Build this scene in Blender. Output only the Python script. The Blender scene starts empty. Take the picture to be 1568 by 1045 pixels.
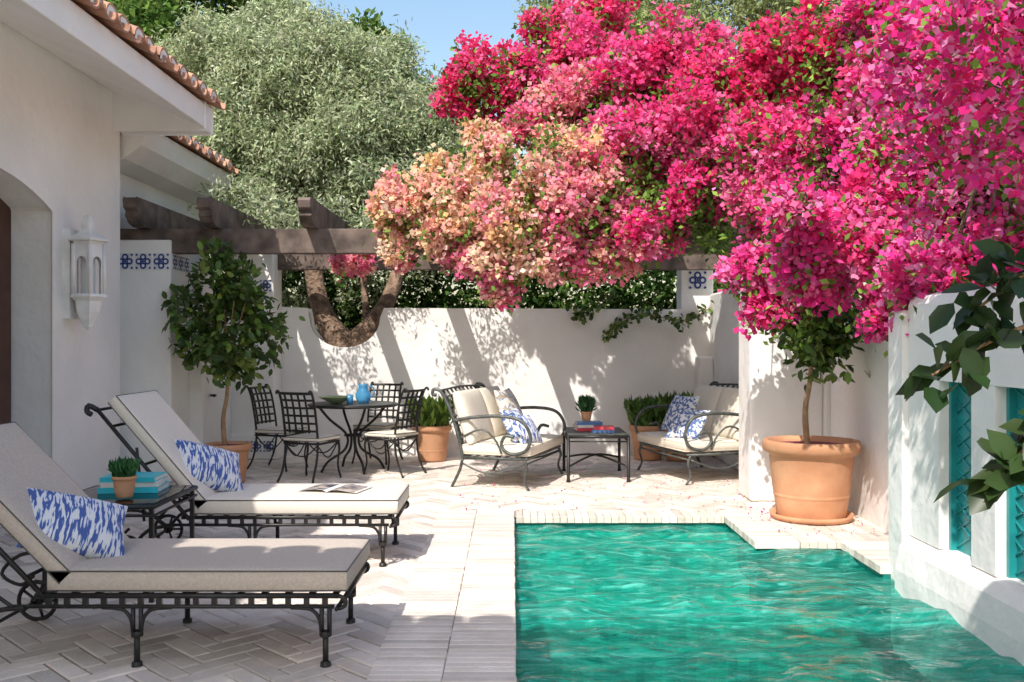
import bpy, math, random
import numpy as np
from mathutils import Matrix, Vector
random.seed(7)
rng=np.random.default_rng(11)
scene=bpy.context.scene
# ---------------------------------------------------------------- materials
def base(name):
    m=bpy.data.materials.new(name); m.use_nodes=True
    nt=m.node_tree; b=nt.nodes['Principled BSDF']; return m,nt,b
def pm(name,col,col2=None,rough=.6,metal=0,scale=6,bump=0,bscale=40,spec=.5,island=0,detail=6,bd=.01,stain=0):
    m,nt,b=base(name); N=nt.nodes; L=nt.links
    col2=col2 or tuple(c*.8 for c in col)
    tc=N.new('ShaderNodeTexCoord'); no=N.new('ShaderNodeTexNoise'); no.inputs['Scale'].default_value=scale; no.inputs['Detail'].default_value=detail
    L.new(tc.outputs['Object'],no.inputs['Vector'])
    r=N.new('ShaderNodeValToRGB'); r.color_ramp.elements[0].position=.35; r.color_ramp.elements[1].position=.65
    r.color_ramp.elements[0].color=(*col2,1); r.color_ramp.elements[1].color=(*col,1)
    L.new(no.outputs['Fac'],r.inputs['Fac']); out=r.outputs['Color']
    if island:
        g=N.new('ShaderNodeNewGeometry'); h=N.new('ShaderNodeHueSaturation')
        mr=N.new('ShaderNodeMapRange'); mr.inputs['To Min'].default_value=1-island; mr.inputs['To Max'].default_value=1+island*.5
        L.new(g.outputs['Random Per Island'],mr.inputs['Value']); L.new(mr.outputs['Result'],h.inputs['Value']); L.new(out,h.inputs['Color']); out=h.outputs['Color']
    if stain:
        n4=N.new('ShaderNodeTexNoise'); n4.inputs['Scale'].default_value=1.1; n4.inputs['Detail'].default_value=8; L.new(tc.outputs['Object'],n4.inputs['Vector'])
        m4=N.new('ShaderNodeMapRange'); m4.inputs['From Min'].default_value=.35; m4.inputs['From Max'].default_value=.6; m4.inputs['To Min'].default_value=1-stain; m4.inputs['To Max'].default_value=1
        L.new(n4.outputs['Fac'],m4.inputs['Value']); h4=N.new('ShaderNodeHueSaturation'); L.new(m4.outputs['Result'],h4.inputs['Value']); L.new(out,h4.inputs['Color']); out=h4.outputs['Color']
    L.new(out,b.inputs['Base Color'])
    b.inputs['Roughness'].default_value=rough; b.inputs['Metallic'].default_value=metal; b.inputs['Specular IOR Level'].default_value=spec
    if bump:
        n2=N.new('ShaderNodeTexNoise'); n2.inputs['Scale'].default_value=bscale; n2.inputs['Detail'].default_value=5
        L.new(tc.outputs['Object'],n2.inputs['Vector']); bp=N.new('ShaderNodeBump'); bp.inputs['Strength'].default_value=bump; bp.inputs['Distance'].default_value=bd
        L.new(n2.outputs['Fac'],bp.inputs['Height']); L.new(bp.outputs['Normal'],b.inputs['Normal'])
    return m
def leafmat(name,trans=.35,rough=.5,spec=.3,simple=False):
    m,nt,b=base(name); N=nt.nodes; L=nt.links
    a=N.new('ShaderNodeAttribute'); a.attribute_name='tint'
    if simple:
        N.remove(b); b=N.new('ShaderNodeBsdfDiffuse'); L.new(a.outputs['Color'],b.inputs['Color'])
    else:
        L.new(a.outputs['Color'],b.inputs['Base Color']); b.inputs['Roughness'].default_value=rough; b.inputs['Specular IOR Level'].default_value=spec
    t=N.new('ShaderNodeBsdfTranslucent'); L.new(a.outputs['Color'],t.inputs['Color'])
    mx=N.new('ShaderNodeMixShader'); mx.inputs['Fac'].default_value=trans
    L.new(b.outputs[0],mx.inputs[1]); L.new(t.outputs[0],mx.inputs[2]); L.new(mx.outputs[0],N['Material Output'].inputs['Surface'])
    return m
M_white=pm('white_stucco',(.925,.895,.855),(.885,.85,.805),rough=.85,scale=1.3,bump=.5,bscale=5,bd=.04,spec=.2,stain=.08)
M_brick=pm('cream_brick',(.85,.76,.67),(.73,.63,.545),rough=.8,scale=5,bump=.7,bscale=30,island=.26,spec=.2,stain=.12)
M_cope=pm('coping_brick',(.85,.76,.67),(.74,.65,.565),rough=.8,scale=5,bump=.7,bscale=40,island=.22,spec=.2,stain=.12)
M_mortar=pm('mortar',(.40,.33,.27),(.30,.25,.20),rough=.95,scale=9,bump=.3)
M_dirt=pm('dry_earth',(.42,.36,.27),(.3,.26,.18),rough=1,scale=.8)
M_terra=pm('terracotta',(.76,.40,.22),(.63,.30,.155),rough=.8,scale=4,bump=.3,bscale=25,stain=.25)
M_roof=pm('roof_tile_clay',(.58,.31,.20),(.40,.20,.125),rough=.85,scale=5,bump=.3,island=.3)
M_wood=pm('weathered_wood',(.185,.135,.11),(.06,.042,.034),rough=.75,scale=5,bump=.5,bscale=18)
M_door=pm('door_wood',(.09,.035,.02),(.06,.02,.012),rough=.5,scale=8)
M_iron=pm('wrought_iron',(.022,.021,.020),(.035,.033,.03),rough=.42,metal=.4,scale=30)
M_ironl=pm('verdigris_iron',(.13,.14,.128),(.06,.065,.06),rough=.5,metal=.35,scale=20)
M_cush=pm('beige_fabric',(.57,.495,.42),(.49,.42,.355),rough=.95,scale=90,bump=.3,bscale=150,bd=.003,spec=.1)
M_cush2=pm('cream_canvas',(.76,.69,.60),(.69,.62,.53),rough=.95,scale=90,bump=.2,bscale=150,bd=.003,spec=.1)
M_cream=pm('cream_fabric',(.80,.73,.62),(.72,.65,.54),rough=.95,scale=90,bump=.15,bscale=200,bd=.002,spec=.1)
M_pipe=pm('piping',(.12,.11,.10),rough=.9)
M_navy=pm('navy_glaze',(.03,.05,.20),(.05,.08,.28),rough=.25,scale=40)
M_glz=pm('white_glaze',(.80,.81,.82),rough=.2)
M_teal=pm('teal_book',(.03,.52,.60),(.02,.45,.55),rough=.4)
M_page=pm('book_pages',(.82,.78,.72),rough=.8)
M_print=pm('printed_page',(.62,.50,.42),(.05,.06,.10),rough=.35,scale=14,detail=3)
M_redb=pm('red_book',(.65,.06,.09),rough=.4); M_blueb=pm('blue_book',(.08,.2,.45),rough=.4)
M_turq=pm('turquoise_paint',(.02,.30,.30),(.015,.21,.22),rough=.3)
M_soil=pm('soil_with_petals',(.35,.05,.12),(.10,.05,.03),rough=1,scale=30)
M_bark=pm('bark',(.33,.22,.15),(.10,.065,.045),rough=.95,scale=9,bump=1,bscale=22,bd=.05)
M_stem=pm('stem_bark',(.44,.28,.15),(.30,.18,.10),rough=.9,scale=15,bump=.4)
M_lamp=pm('lantern_white',(.88,.86,.83),rough=.6); M_dark=pm('dark_interior',(.05,.05,.05),rough=.9)
M_bowl=pm('green_ceramic',(.45,.55,.30),rough=.3)
M_leaf=leafmat('leaf',.3,.4,.4); M_bract=leafmat('bract',.42,simple=True); M_olive=leafmat('olive_leaf',.38,simple=True); M_far=leafmat('far_leaf',.25,simple=True)
M_glass,nt,b=base('table_glass')
tr=nt.nodes.new('ShaderNodeBsdfTransparent'); tr.inputs[0].default_value=(.75,.85,.82,1); mx=nt.nodes.new('ShaderNodeMixShader')
fr=nt.nodes.new('ShaderNodeFresnel'); fr.inputs[0].default_value=1.6; gl=nt.nodes.new('ShaderNodeBsdfGlossy'); gl.inputs['Roughness'].default_value=.03
nt.links.new(fr.outputs[0],mx.inputs[0]); nt.links.new(tr.outputs[0],mx.inputs[1]); nt.links.new(gl.outputs[0],mx.inputs[2]); nt.links.new(mx.outputs[0],nt.nodes['Material Output'].inputs[0])
M_bglass,nt,b=base('blue_glass'); b.inputs['Base Color'].default_value=(.12,.45,.75,1); b.inputs['Roughness'].default_value=.08; b.inputs['Transmission Weight'].default_value=.5
def ikat(name,c1,c2,sc=(1,1,1),seed=0.,thr=.5):
    m,nt,b=base(name); N=nt.nodes; L=nt.links
    tc=N.new('ShaderNodeTexCoord'); mp=N.new('ShaderNodeMapping'); mp.inputs['Scale'].default_value=sc; mp.inputs['Location'].default_value=(seed,seed,0)
    L.new(tc.outputs['Object'],mp.inputs['Vector'])
    no=N.new('ShaderNodeTexNoise'); no.inputs['Scale'].default_value=1; no.inputs['Detail'].default_value=2.5; L.new(mp.outputs[0],no.inputs['Vector'])
    r=N.new('ShaderNodeValToRGB'); e=r.color_ramp.elements; e[0].position=thr-.03; e[0].color=(*c1,1); e[1].position=thr+.03; e[1].color=(*c2,1)
    x=r.color_ramp.elements.new(thr); x.color=(.22,.33,.60,1)
    L.new(no.outputs['Fac'],r.inputs['Fac']); L.new(r.outputs[0],b.inputs['Base Color']); b.inputs['Roughness'].default_value=.9
    return m
M_ikat=ikat('ikat_fabric',(.06,.11,.34),(.70,.70,.72),(14,75,14),0,.49)
M_ikat2=ikat('ikat_fabric_blue',(.09,.15,.34),(.74,.75,.77),(30,30,20),3,.5)
M_ikat3=ikat('beige_damask',(.45,.36,.25),(.80,.74,.64),(14,14,14),5,.45)
M_water,nt,b=base('pool_water'); N=nt.nodes; L=nt.links
tc=N.new('ShaderNodeTexCoord'); mp=N.new('ShaderNodeMapping'); mp.inputs['Scale'].default_value=(1.0,2.3,1); L.new(tc.outputs['Object'],mp.inputs[0])
no=N.new('ShaderNodeTexNoise'); no.inputs['Scale'].default_value=8; no.inputs['Detail'].default_value=5; no.inputs['Distortion'].default_value=.6; L.new(mp.outputs[0],no.inputs['Vector'])
bp=N.new('ShaderNodeBump'); bp.inputs['Strength'].default_value=.9; bp.inputs['Distance'].default_value=.05; L.new(no.outputs['Fac'],bp.inputs['Height'])
tr=N.new('ShaderNodeBsdfTransparent'); tr.inputs[0].default_value=(.46,.97,.88,1)
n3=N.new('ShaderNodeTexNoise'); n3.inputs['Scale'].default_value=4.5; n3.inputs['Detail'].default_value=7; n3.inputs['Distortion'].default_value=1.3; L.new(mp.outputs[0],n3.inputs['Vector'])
dc=N.new('ShaderNodeValToRGB'); e=dc.color_ramp.elements; e[0].position=.34; e[0].color=(.0,.25,.19,1); e[1].position=.68; e[1].color=(.18,.76,.63,1); x=e.new(.52); x.color=(.015,.44,.34,1); L.new(n3.outputs['Fac'],dc.inputs[0])  # pale swirls imitate caustic highlights, painted into the diffuse water colour
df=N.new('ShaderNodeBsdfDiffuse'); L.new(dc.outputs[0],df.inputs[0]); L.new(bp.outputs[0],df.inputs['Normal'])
rp=N.new('ShaderNodeValToRGB'); rp.color_ramp.elements[0].position=.35; rp.color_ramp.elements[0].color=(.25,)*3+(1,); rp.color_ramp.elements[1].position=.65; rp.color_ramp.elements[1].color=(.58,)*3+(1,)  # ripple noise sets the diffuse share, imitating caustic light by colour
L.new(no.outputs['Fac'],rp.inputs[0])
m1=N.new('ShaderNodeMixShader'); L.new(rp.outputs[0],m1.inputs[0]); L.new(tr.outputs[0],m1.inputs[1]); L.new(df.outputs[0],m1.inputs[2])
gl=N.new('ShaderNodeBsdfGlossy'); gl.inputs['Roughness'].default_value=.05; L.new(bp.outputs[0],gl.inputs['Normal'])
fr=N.new('ShaderNodeFresnel'); fr.inputs[0].default_value=1.33; L.new(bp.outputs[0],fr.inputs['Normal'])
m2=N.new('ShaderNodeMixShader'); L.new(fr.outputs[0],m2.inputs[0]); L.new(m1.outputs[0],m2.inputs[1]); L.new(gl.outputs[0],m2.inputs[2]); L.new(m2.outputs[0],N['Material Output'].inputs[0])
M_pool,nt,b=base('green_mosaic'); N=nt.nodes; L=nt.links
tc=N.new('ShaderNodeTexCoord'); br=N.new('ShaderNodeTexBrick'); br.offset=0; br.inputs['Scale'].default_value=14; br.inputs['Brick Width'].default_value=1; br.inputs['Row Height'].default_value=1
br.inputs['Color1'].default_value=(.01,.50,.40,1); br.inputs['Color2'].default_value=(.06,.74,.60,1); br.inputs['Mortar'].default_value=(.2,.66,.55,1); br.inputs['Mortar Size'].default_value=.04
L.new(tc.outputs['Object'],br.inputs['Vector']); L.new(br.outputs[0],b.inputs['Base Color']); b.inputs['Roughness'].default_value=.4
M_nosing=pm('step_nosing',(.6,.86,.78),rough=.4)
M_band=pm('waterline_tile',(.01,.22,.18),(.01,.15,.13),rough=.25,scale=12)

# ---------------------------------------------------------------- mesh builder
def smoothpts(p,k=5):
    p=[Vector(tuple(float(z) for z in q)) for q in p]; out=[]
    for i in range(len(p)-1):
        a=p[max(i-1,0)];b_=p[i];c=p[i+1];d=p[min(i+2,len(p)-1)]
        for j in range(k):
            t=j/k; out.append(.5*((2*b_)+(-a+c)*t+(2*a-5*b_+4*c-d)*t*t+(-a+3*b_-3*c+d)*t**3))
    out.append(p[-1]); return out
class MB:
    def __init__(s): s.v=[];s.f=[];s.m=[];s.sm=[];s.mats=[];s.M=Matrix.Identity(4)
    def mi(s,mat):
        if mat not in s.mats: s.mats.append(mat)
        return s.mats.index(mat)
    def add(s,vs,fs,mat,smooth=False):
        o=len(s.v); k=s.mi(mat)
        for q in vs: s.v.append(tuple(s.M@Vector(tuple(float(z) for z in q))))
        for f in fs: s.f.append([i+o for i in f]); s.m.append(k); s.sm.append(smooth)
    def box(s,x0,x1,y0,y1,z0,z1,mat,bev=0):
        if bev:
            b=bev
            vs=[]
            for z,i in ((z0,b*0),(z1-b,0),(z1,b)):
                vs+=[(x0+i,y0+i,z),(x1-i,y0+i,z),(x1-i,y1-i,z),(x0+i,y1-i,z)]
            fs=[(3,2,1,0),(8,9,10,11)]
            for l in (0,4):
                for k in range(4): fs.append((l+k,l+(k+1)%4,l+4+(k+1)%4,l+4+k))
            s.add(vs,fs,mat); return
        vs=[(x0,y0,z0),(x1,y0,z0),(x1,y1,z0),(x0,y1,z0),(x0,y0,z1),(x1,y0,z1),(x1,y1,z1),(x0,y1,z1)]
        s.add(vs,[(3,2,1,0),(4,5,6,7),(0,1,5,4),(1,2,6,5),(2,3,7,6),(3,0,4,7)],mat)
    def tube(s,pts,r,mat,n=6,sm=0,cap=True):
        pts=smoothpts(pts,sm) if sm else [Vector(tuple(float(z) for z in p)) for p in pts]
        K=len(pts)
        if not isinstance(r,(list,tuple)): rr=[float(r)]*K
        else: rr=[float(np.interp(i/(K-1),np.linspace(0,1,len(r)),r)) for i in range(K)]
        vs=[];fs=[];up=None
        for i,p in enumerate(pts):
            t=(pts[min(i+1,K-1)]-pts[max(i-1,0)])
            if t.length<1e-9: t=Vector((0,0,1))
            t.normalize()
            if up is None: up=Vector((0,0,1)) if abs(t.z)<.9 else Vector((1,0,0))
            a=t.cross(up)
            if a.length<1e-4: a=t.cross(Vector((1,.3,0)))
            a.normalize(); c=a.cross(t); up=c
            for j in range(n):
                w=2*math.pi*(j+.5)/n; vs.append(p+rr[i]*(math.cos(w)*a+math.sin(w)*c))
        for i in range(K-1):
            for j in range(n): fs.append((i*n+j,i*n+(j+1)%n,(i+1)*n+(j+1)%n,(i+1)*n+j))
        if cap: fs.append(tuple(range(n))[::-1]); fs.append(tuple((K-1)*n+j for j in range(n)))
        s.add(vs,fs,mat,n>4)
    def lathe(s,prof,c,mat,n=32,smooth=True):
        vs=[];fs=[]
        for r,z in prof:
            for j in range(n):
                w=2*math.pi*j/n; vs.append((c[0]+r*math.cos(w),c[1]+r*math.sin(w),c[2]+z))
        for i in range(len(prof)-1):
            for j in range(n): fs.append((i*n+j,i*n+(j+1)%n,(i+1)*n+(j+1)%n,(i+1)*n+j))
        s.add(vs,fs,mat,smooth)
    def prism(s,poly,axis,a,b,mat):
        n=len(poly); vs=[]
        for t in (a,b):
            for p in poly: vs.append((t,p[0],p[1]) if axis=='x' else ((p[0],t,p[1]) if axis=='y' else (p[0],p[1],t)))
        fs=[tuple(range(n)),tuple(range(n,2*n))[::-1]]+[(i,(i+1)%n,n+(i+1)%n,n+i) for i in range(n)]
        s.add(vs,fs,mat)
    def pad(s,C,lx,ly,t,mat,p=8,ek=.75,n=14,pipe=None,R=None,pinch=0):
        old=s.M; s.M=old@Matrix.Translation(C)@(R or Matrix.Identity(4))
        vs=[];idx={}
        lin=[math.sin(math.pi/2*(2*i/n-1)) for i in range(n+1)]
        for sg in (1,-1):
            for i,x in enumerate(lin):
                for j,y in enumerate(lin):
                    f=(max(0,1-abs(x)**p)*max(0,1-abs(y)**p))**.5
                    xx=x*(1-pinch*(1-y*y)*abs(x)); yy=y*(1-pinch*(1-x*x)*abs(y))
                    idx[(sg,i,j)]=len(vs); vs.append((xx*lx/2,yy*ly/2,sg*t/2*(ek+(1-ek)*f)))
        fs=[]
        for i in range(n):
            for j in range(n):
                fs.append((idx[1,i,j],idx[1,i+1,j],idx[1,i+1,j+1],idx[1,i,j+1]))
                fs.append((idx[-1,i,j+1],idx[-1,i+1,j+1],idx[-1,i+1,j],idx[-1,i,j]))
        ring=[(i,0) for i in range(n)]+[(n,j) for j in range(n)]+[(i,n) for i in range(n,0,-1)]+[(0,j) for j in range(n,0,-1)]
        for k in range(len(ring)):
            a=ring[k];b_=ring[(k+1)%len(ring)]
            fs.append((idx[-1,a[0],a[1]],idx[-1,b_[0],b_[1]],idx[1,b_[0],b_[1]],idx[1,a[0],a[1]]))
        s.add(vs,fs,mat,True)
        if pipe:
            for sg in (1,-1):
                z=sg*t/2*ek; x=lx/2;y=ly/2
                s.tube([(-x,-y,z),(x,-y,z),(x,y,z),(-x,y,z),(-x,-y,z)],.004,pipe,n=5)
        s.M=old
    def obj(s,name,parent=None,bevel=0):
        me=bpy.data.meshes.new(name); me.from_pydata(s.v,[],s.f)
        for m in s.mats: me.materials.append(m)
        me.polygons.foreach_set('material_index',s.m); me.polygons.foreach_set('use_smooth',s.sm); me.update()
        o=bpy.data.objects.new(name,me); scene.collection.objects.link(o)
        if parent: o.parent=parent
        if bevel:
            md=o.modifiers.new('b','BEVEL'); md.width=bevel; md.segments=3; md.limit_method='ANGLE'; md.angle_limit=math.radians(50)
        return o
def empty(name):
    e=bpy.data.objects.new(name,None); scene.collection.objects.link(e); return e
def T(x,y,z=0,rz=0): return Matrix.Translation((x,y,z))@Matrix.Rotation(math.radians(rz),4,'Z')

# ---------------------------------------------------------------- foliage tools
TEM={'rh':(np.array([[0,0,0],[.5,.5,.12],[0,1,0],[-.5,.5,.12]]),[[0,1,2,3]]),
 'ov':(np.array([[0,0,0],[.42,.25,.08],[.46,.62,.06],[0,1,-.04],[-.46,.62,.06],[-.42,.25,.08]]),[[0,1,2,3],[0,3,4,5]])}
def norm(a): return a/(np.linalg.norm(a,axis=1,keepdims=True)+1e-9)
def scatter(name,pos,size,col,mat,tem='rh',w=.5,dbias=(0,0,0),nbias=(0,-.3,.5),parent=None,out=None):
    N=len(pos); d=rng.normal(size=(N,3))+np.array(dbias)
    if out is not None: d+=out
    d=norm(d)
    n=rng.normal(size=(N,3))*.6+np.array(nbias); n=norm(n-(n*d).sum(1,keepdims=True)*d); b_=np.cross(d,n)
    tv,tf=TEM[tem]; k=len(tv); size=size[:,None,None]
    V=pos[:,None,:]+size*(tv[None,:,0:1]*w*b_[:,None,:]+tv[None,:,1:2]*d[:,None,:]+tv[None,:,2:3]*n[:,None,:])
    V=V.reshape(-1,3); q=len(tf[0]); F=np.array(tf)
    FI=(F[None]+np.arange(N)[:,None,None]*k).reshape(-1); nf=N*len(tf)
    me=bpy.data.meshes.new(name); me.vertices.add(len(V)); me.vertices.foreach_set('co',V.ravel().astype(np.float32))
    me.loops.add(len(FI)); me.loops.foreach_set('vertex_index',FI.astype(np.int32))
    me.polygons.add(nf); me.polygons.foreach_set('loop_start',(np.arange(nf)*q).astype(np.int32))
    me.update(calc_edges=True)
    C=np.ones((N,k,4),np.float32); C[:,:,:3]=col[:,None,:]
    at=me.attributes.new('tint','FLOAT_COLOR','POINT'); at.data.foreach_set('color',C.ravel())
    me.materials.append(mat)
    o=bpy.data.objects.new(name,me); scene.collection.objects.link(o)
    if parent: o.parent=parent
    return o
def clumps(blobs,dens,lo=.72,hi=1.12,cull=.62):
    B=np.array([b[:4] for b in blobs],float); cs=[];ns=[];ids=[]
    for i,b in enumerate(B):
        n=max(1,int(dens*b[3]**2*12.6))
        d=norm(rng.normal(size=(n,3))); f=rng.uniform(lo,hi,size=(n,1)); c=b[:3]+d*b[3]*f
        D=np.linalg.norm(c[:,None,:]-B[None,:,:3],axis=2)/B[None,:,3]; D[:,i]=9
        k=D.min(1)>cull
        cs.append(c[k]);ns.append(d[k]);ids+= [i]*int(k.sum())
    return np.concatenate(cs),np.concatenate(ns),np.array(ids)
def knobs(blobs,n,rr=(.3,.5),dist=(.6,1.0),cull=.6):
    """break big blobs into many smaller lumps standing on their surfaces"""
    B=np.array([b[:4] for b in blobs],float); out=[];par=[]
    for i,b in enumerate(B):
        for _ in range(n):
            d=rng.normal(size=3); d/=np.linalg.norm(d); c=b[:3]+d*b[3]*rng.uniform(*dist)
            D=np.linalg.norm(c-B[:,:3],axis=1)/B[:,3]; D[i]=9
            if D.min()<cull: continue
            out.append((c[0],c[1],c[2],max(.07,b[3]*rng.uniform(*rr)))); par.append(i)
    return out,np.array(par)
def spread(c,n,k,r):
    P=np.repeat(c,k,0)+rng.normal(size=(len(c)*k,3))*r; return P,np.repeat(n,k,0)
def jitter(col,v,h=.08):
    N=len(col); return np.clip(col*(1+rng.uniform(-v,v,size=(N,1)))*(1+rng.uniform(-h,h,size=(N,3))),0,1)
def pick(pal,N):
    pal=np.array(pal); return pal[rng.integers(0,len(pal),N)]

# ---------------------------------------------------------------- ground
g=MB()
xs=[-300,0,2.95,300]; ys=[-300,3.4,8.1,300]
for i in range(3):
    for j in range(3):
        if i==1 and j==1: continue
        g.add([(xs[i],ys[j],-.03),(xs[i+1],ys[j],-.03),(xs[i+1],ys[j+1],-.03),(xs[i],ys[j+1],-.03)],[(0,1,2,3)],M_dirt)
g.obj('ground')
pv=MB()
def sheet(x0,x1,y0,y1,z=-.009,m=M_mortar): pv.add([(x0,y0,z),(x1,y0,z),(x1,y1,z),(x0,y1,z)],[(0,1,2,3)],m)
sheet(-4.6,0,-2,8.1); sheet(-4.6,2.95,8.1,12.6); sheet(0,2.95,-2,3.4)
W=.105;Lk=3;a45=math.radians(45)
def inside(x,y):
    if -4.45<x<-.60 and 1.5<y<8.45: return True
    if -4.45<x<2.75 and 8.42<y<12.55: return True
    return False
gp=.005
R=110
for y in range(-R,R):
    for x0 in range(-R,R):
        for o in ('h','v'):
            if o=='h':
                if (x0-y)%(2*Lk)!=0: continue
                X0,X1,Y0,Y1=x0,x0+Lk,y,y+1
            else:
                if (x0-y)%(2*Lk)!=2*Lk-1: continue
                X0,X1,Y0,Y1=x0,x0+1,y,y+Lk
            cx,cy=(X0+X1)/2*W,(Y0+Y1)/2*W
            wx=math.cos(a45)*cx-math.sin(a45)*cy-1; wy=math.sin(a45)*cx+math.cos(a45)*cy+6.5
            if not inside(wx,wy): continue
            hx,hy=(X1-X0)*W/2-gp*random.uniform(.6,1.3),(Y1-Y0)*W/2-gp*random.uniform(.6,1.3)
            pv.M=T(wx,wy,random.uniform(-.003,.001),45+random.uniform(-1,1))@Matrix.Rotation(random.uniform(-.016,.016),4,'X')@Matrix.Rotation(random.uniform(-.006,.006),4,'Y')
            pv.box(-hx,hx,-hy,hy,-.03,0,M_brick,bev=.006)
pv.M=Matrix.Identity(4)
pv.obj('herringbone_paving')
cp=MB()
def courses(x0,x1,y0,y1,alongx,wd,z=.004):
    t=(x0 if alongx else y0)
    end=(x1 if alongx else y1)
    while t<end-.01:
        w=min(wd*random.uniform(.92,1.08),end-t); dz=random.uniform(-.002,.002); e0=random.uniform(-.003,.003)
        if alongx: cp.box(t+.002,t+w-.002,y0+.001+e0,y1-.001,-.05,z+dz,M_cope,bev=.004)
        else: cp.box(x0+.001,x1-.001+e0,t+.002,t+w-.002,-.05,z+dz,M_cope,bev=.004)
        t+=w
courses(-.31,.02,1.5,8.4,False,.062); courses(-.645,-.311,1.5,8.4,False,.062)
courses(.035,1.81,8.07,8.4,True,.062); 
courses(1.815,2.15,7.07,8.4,False,.065); courses(2.155,2.96,7.07,7.4,True,.065)
courses(2.155,2.96,7.41,7.75,True,.12); courses(2.155,2.96,7.76,8.1,True,.12); courses(2.155,2.96,8.11,8.82,True,.14)
courses(2.45,2.96,6.3,7.065,False,.07)
cp.box(1.84,2.97,7.1,8.1,-.5,-.051,M_band); cp.box(2.47,2.97,6.3,7.1,-.5,-.051,M_band)
cp.obj('pool_coping')
pl=MB()
pl.add([(0,3.4,-1.2),(2.97,3.4,-1.2),(2.97,8.1,-1.2),(0,8.1,-1.2)],[(0,1,2,3)],M_pool)
for q in ([(0,3.4),(0,8.1)],[(0,8.1),(2.97,8.1)],[(2.97,8.1),(2.97,3.4)],[(2.97,3.4),(0,3.4)]):
    (xa,ya),(xb,yb)=q
    pl.add([(xa,ya,-1.2),(xb,yb,-1.2),(xb,yb,-.14),(xa,ya,-.14)],[(0,1,2,3)],M_pool)
    pl.add([(xa,ya,-.14),(xb,yb,-.14),(xb,yb,-.02),(xa,ya,-.02)],[(0,1,2,3)],M_band)
for k,(yy,zz) in enumerate([(7.72,-.19),(7.34,-.36),(6.96,-.53),(6.58,-.70)]):
    pl.box(.003,2.96,yy,yy+.379 if k else 8.097,-1.198,zz,M_pool)
    pl.box(.004,1.8,yy-.004,yy+.08,zz+.001,zz+.006,M_nosing)
pl.obj('swimming_pool')
n=300; gx=np.linspace(.0,2.62,170); gy=np.linspace(3.4,8.1,n)
X,Y=np.meshgrid(gx,gy); Z=np.full_like(X,-.078)
for k in range(30):
    a=rng.uniform(0,math.pi*2); f=rng.uniform(5,28); Z+=.014/f*3*np.sin(f*(X*math.cos(a)*.8+Y*math.sin(a)*1.4)+rng.uniform(0,6)+.8*np.sin(2*X+k)+.6*np.sin(3*Y+k*2))
V=np.stack([X,Y,Z],-1).reshape(-1,3); nx=170
F=[(j*nx+i,j*nx+i+1,(j+1)*nx+i+1,(j+1)*nx+i) for j in range(n-1) for i in range(nx-1)]
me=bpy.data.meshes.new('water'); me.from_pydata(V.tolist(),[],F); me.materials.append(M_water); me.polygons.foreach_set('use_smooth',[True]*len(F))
o=bpy.data.objects.new('water',me); scene.collection.objects.link(o)

# ---------------------------------------------------------------- tiles / roofs
def roof_tiles(mb,edge,y0,y1,z,along='y',dirx=-1,length=2.6,slope=.36,sp=.235,r=.088,mort=True,chan=True):
    def put(p,q,zz): return (edge+dirx*q,p,zz) if along=='y' else (p,edge+dirx*q,zz)
    t=y0
    while t<y1:
        jit=random.uniform(-.018,.018)
        for up in ((1,-1) if chan else (1,)):
            c=t+(0 if up==1 else sp/2); rr=r if up==1 else r*.95; zc=z+(.045 if up==1 else .04)
            rows=int(length/.4)
            for k in range(rows):
                q0=k*.4-(.03 if up==1 else .07)+jit; q1=q0+.44
                vs=[];fs=[];S=8
                for q,ex in ((q0,.012),(q1,-.004)):
                    for rad in (rr+ex,rr+ex-.018):
                        for s_ in range(S+1):
                            w=math.pi*s_/S
                            vs.append(put(c+rad*math.cos(w),q,zc+q*slope+up*rad*.8*math.sin(w)+(.0 if up==1 else .03)))
                n1=S+1
                for s_ in range(S):
                    fs.append((s_,s_+1,2*n1+s_+1,2*n1+s_)); fs.append((n1+s_,n1+s_+1,3*n1+s_+1,3*n1+s_))
                    fs.append((s_,s_+1,n1+s_+1,n1+s_)); 
                mb.add(vs,fs,M_roof,False)
            if up==1 and mort:
                q_=-.024+jit; ra=rr-.004
                vs=[put(t,q_,zc-.035)]+[put(t-ra,q_,zc-.035)]+[put(t+ra*math.cos(math.pi*(1-s_/8)),q_,zc+ra*.8*math.sin(math.pi*s_/8)) for s_ in range(9)]+[put(t+ra,q_,zc-.035)]
                mb.add(vs,[(0,i,i+1) for i in range(1,11)],M_white)
        t+=sp

villa=empty('white_villa')
w=MB()
arch=[(6.0,0),(6.0,2.62)]+[(float(q),2.64+.24*(1-((q-7.095)/1.095)**2)) for q in np.linspace(6.02,8.17,14)]+[(8.19,2.62),(8.19,0)]
w.prism([(-3,0)]+arch+[(9.54,0),(9.54,4.2),(-3,4.2)],'x',-4.5,-3.96,M_white)
w.obj('walls',villa,bevel=.03)
w=MB()
w.box(-4.56,-4.33,5.9,8.188,0,3.05,M_door); 
for y in (6.05,6.6,7.15,7.7): w.box(-4.329,-4.30,y,y+.42,.15,2.4,M_door)
w.obj('door',villa)
w=MB()
w.prism([(-3.958,3.97),(-3.05,3.62),(-3.05,3.86),(-6,4.95),(-6,4.3),(-3.958,4.3)],'y',-3,9.40,M_white)
w.prism([(-3.958,3.60),(-3.05,3.60),(-3.047,3.865),(-6,4.96),(-6,4.2),(-3.958,4.2)],'y',9.402,9.62,M_white)
w.obj('eave',villa,bevel=.015)
w=MB(); roof_tiles(w,-3.03,-2.9,9.62,3.90,sp=.27,r=.105); w.obj('roof_tiles',villa)
w=MB()
w.box(-4.9,-4.2,9.55,12.9,0,3.7,M_white)
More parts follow.
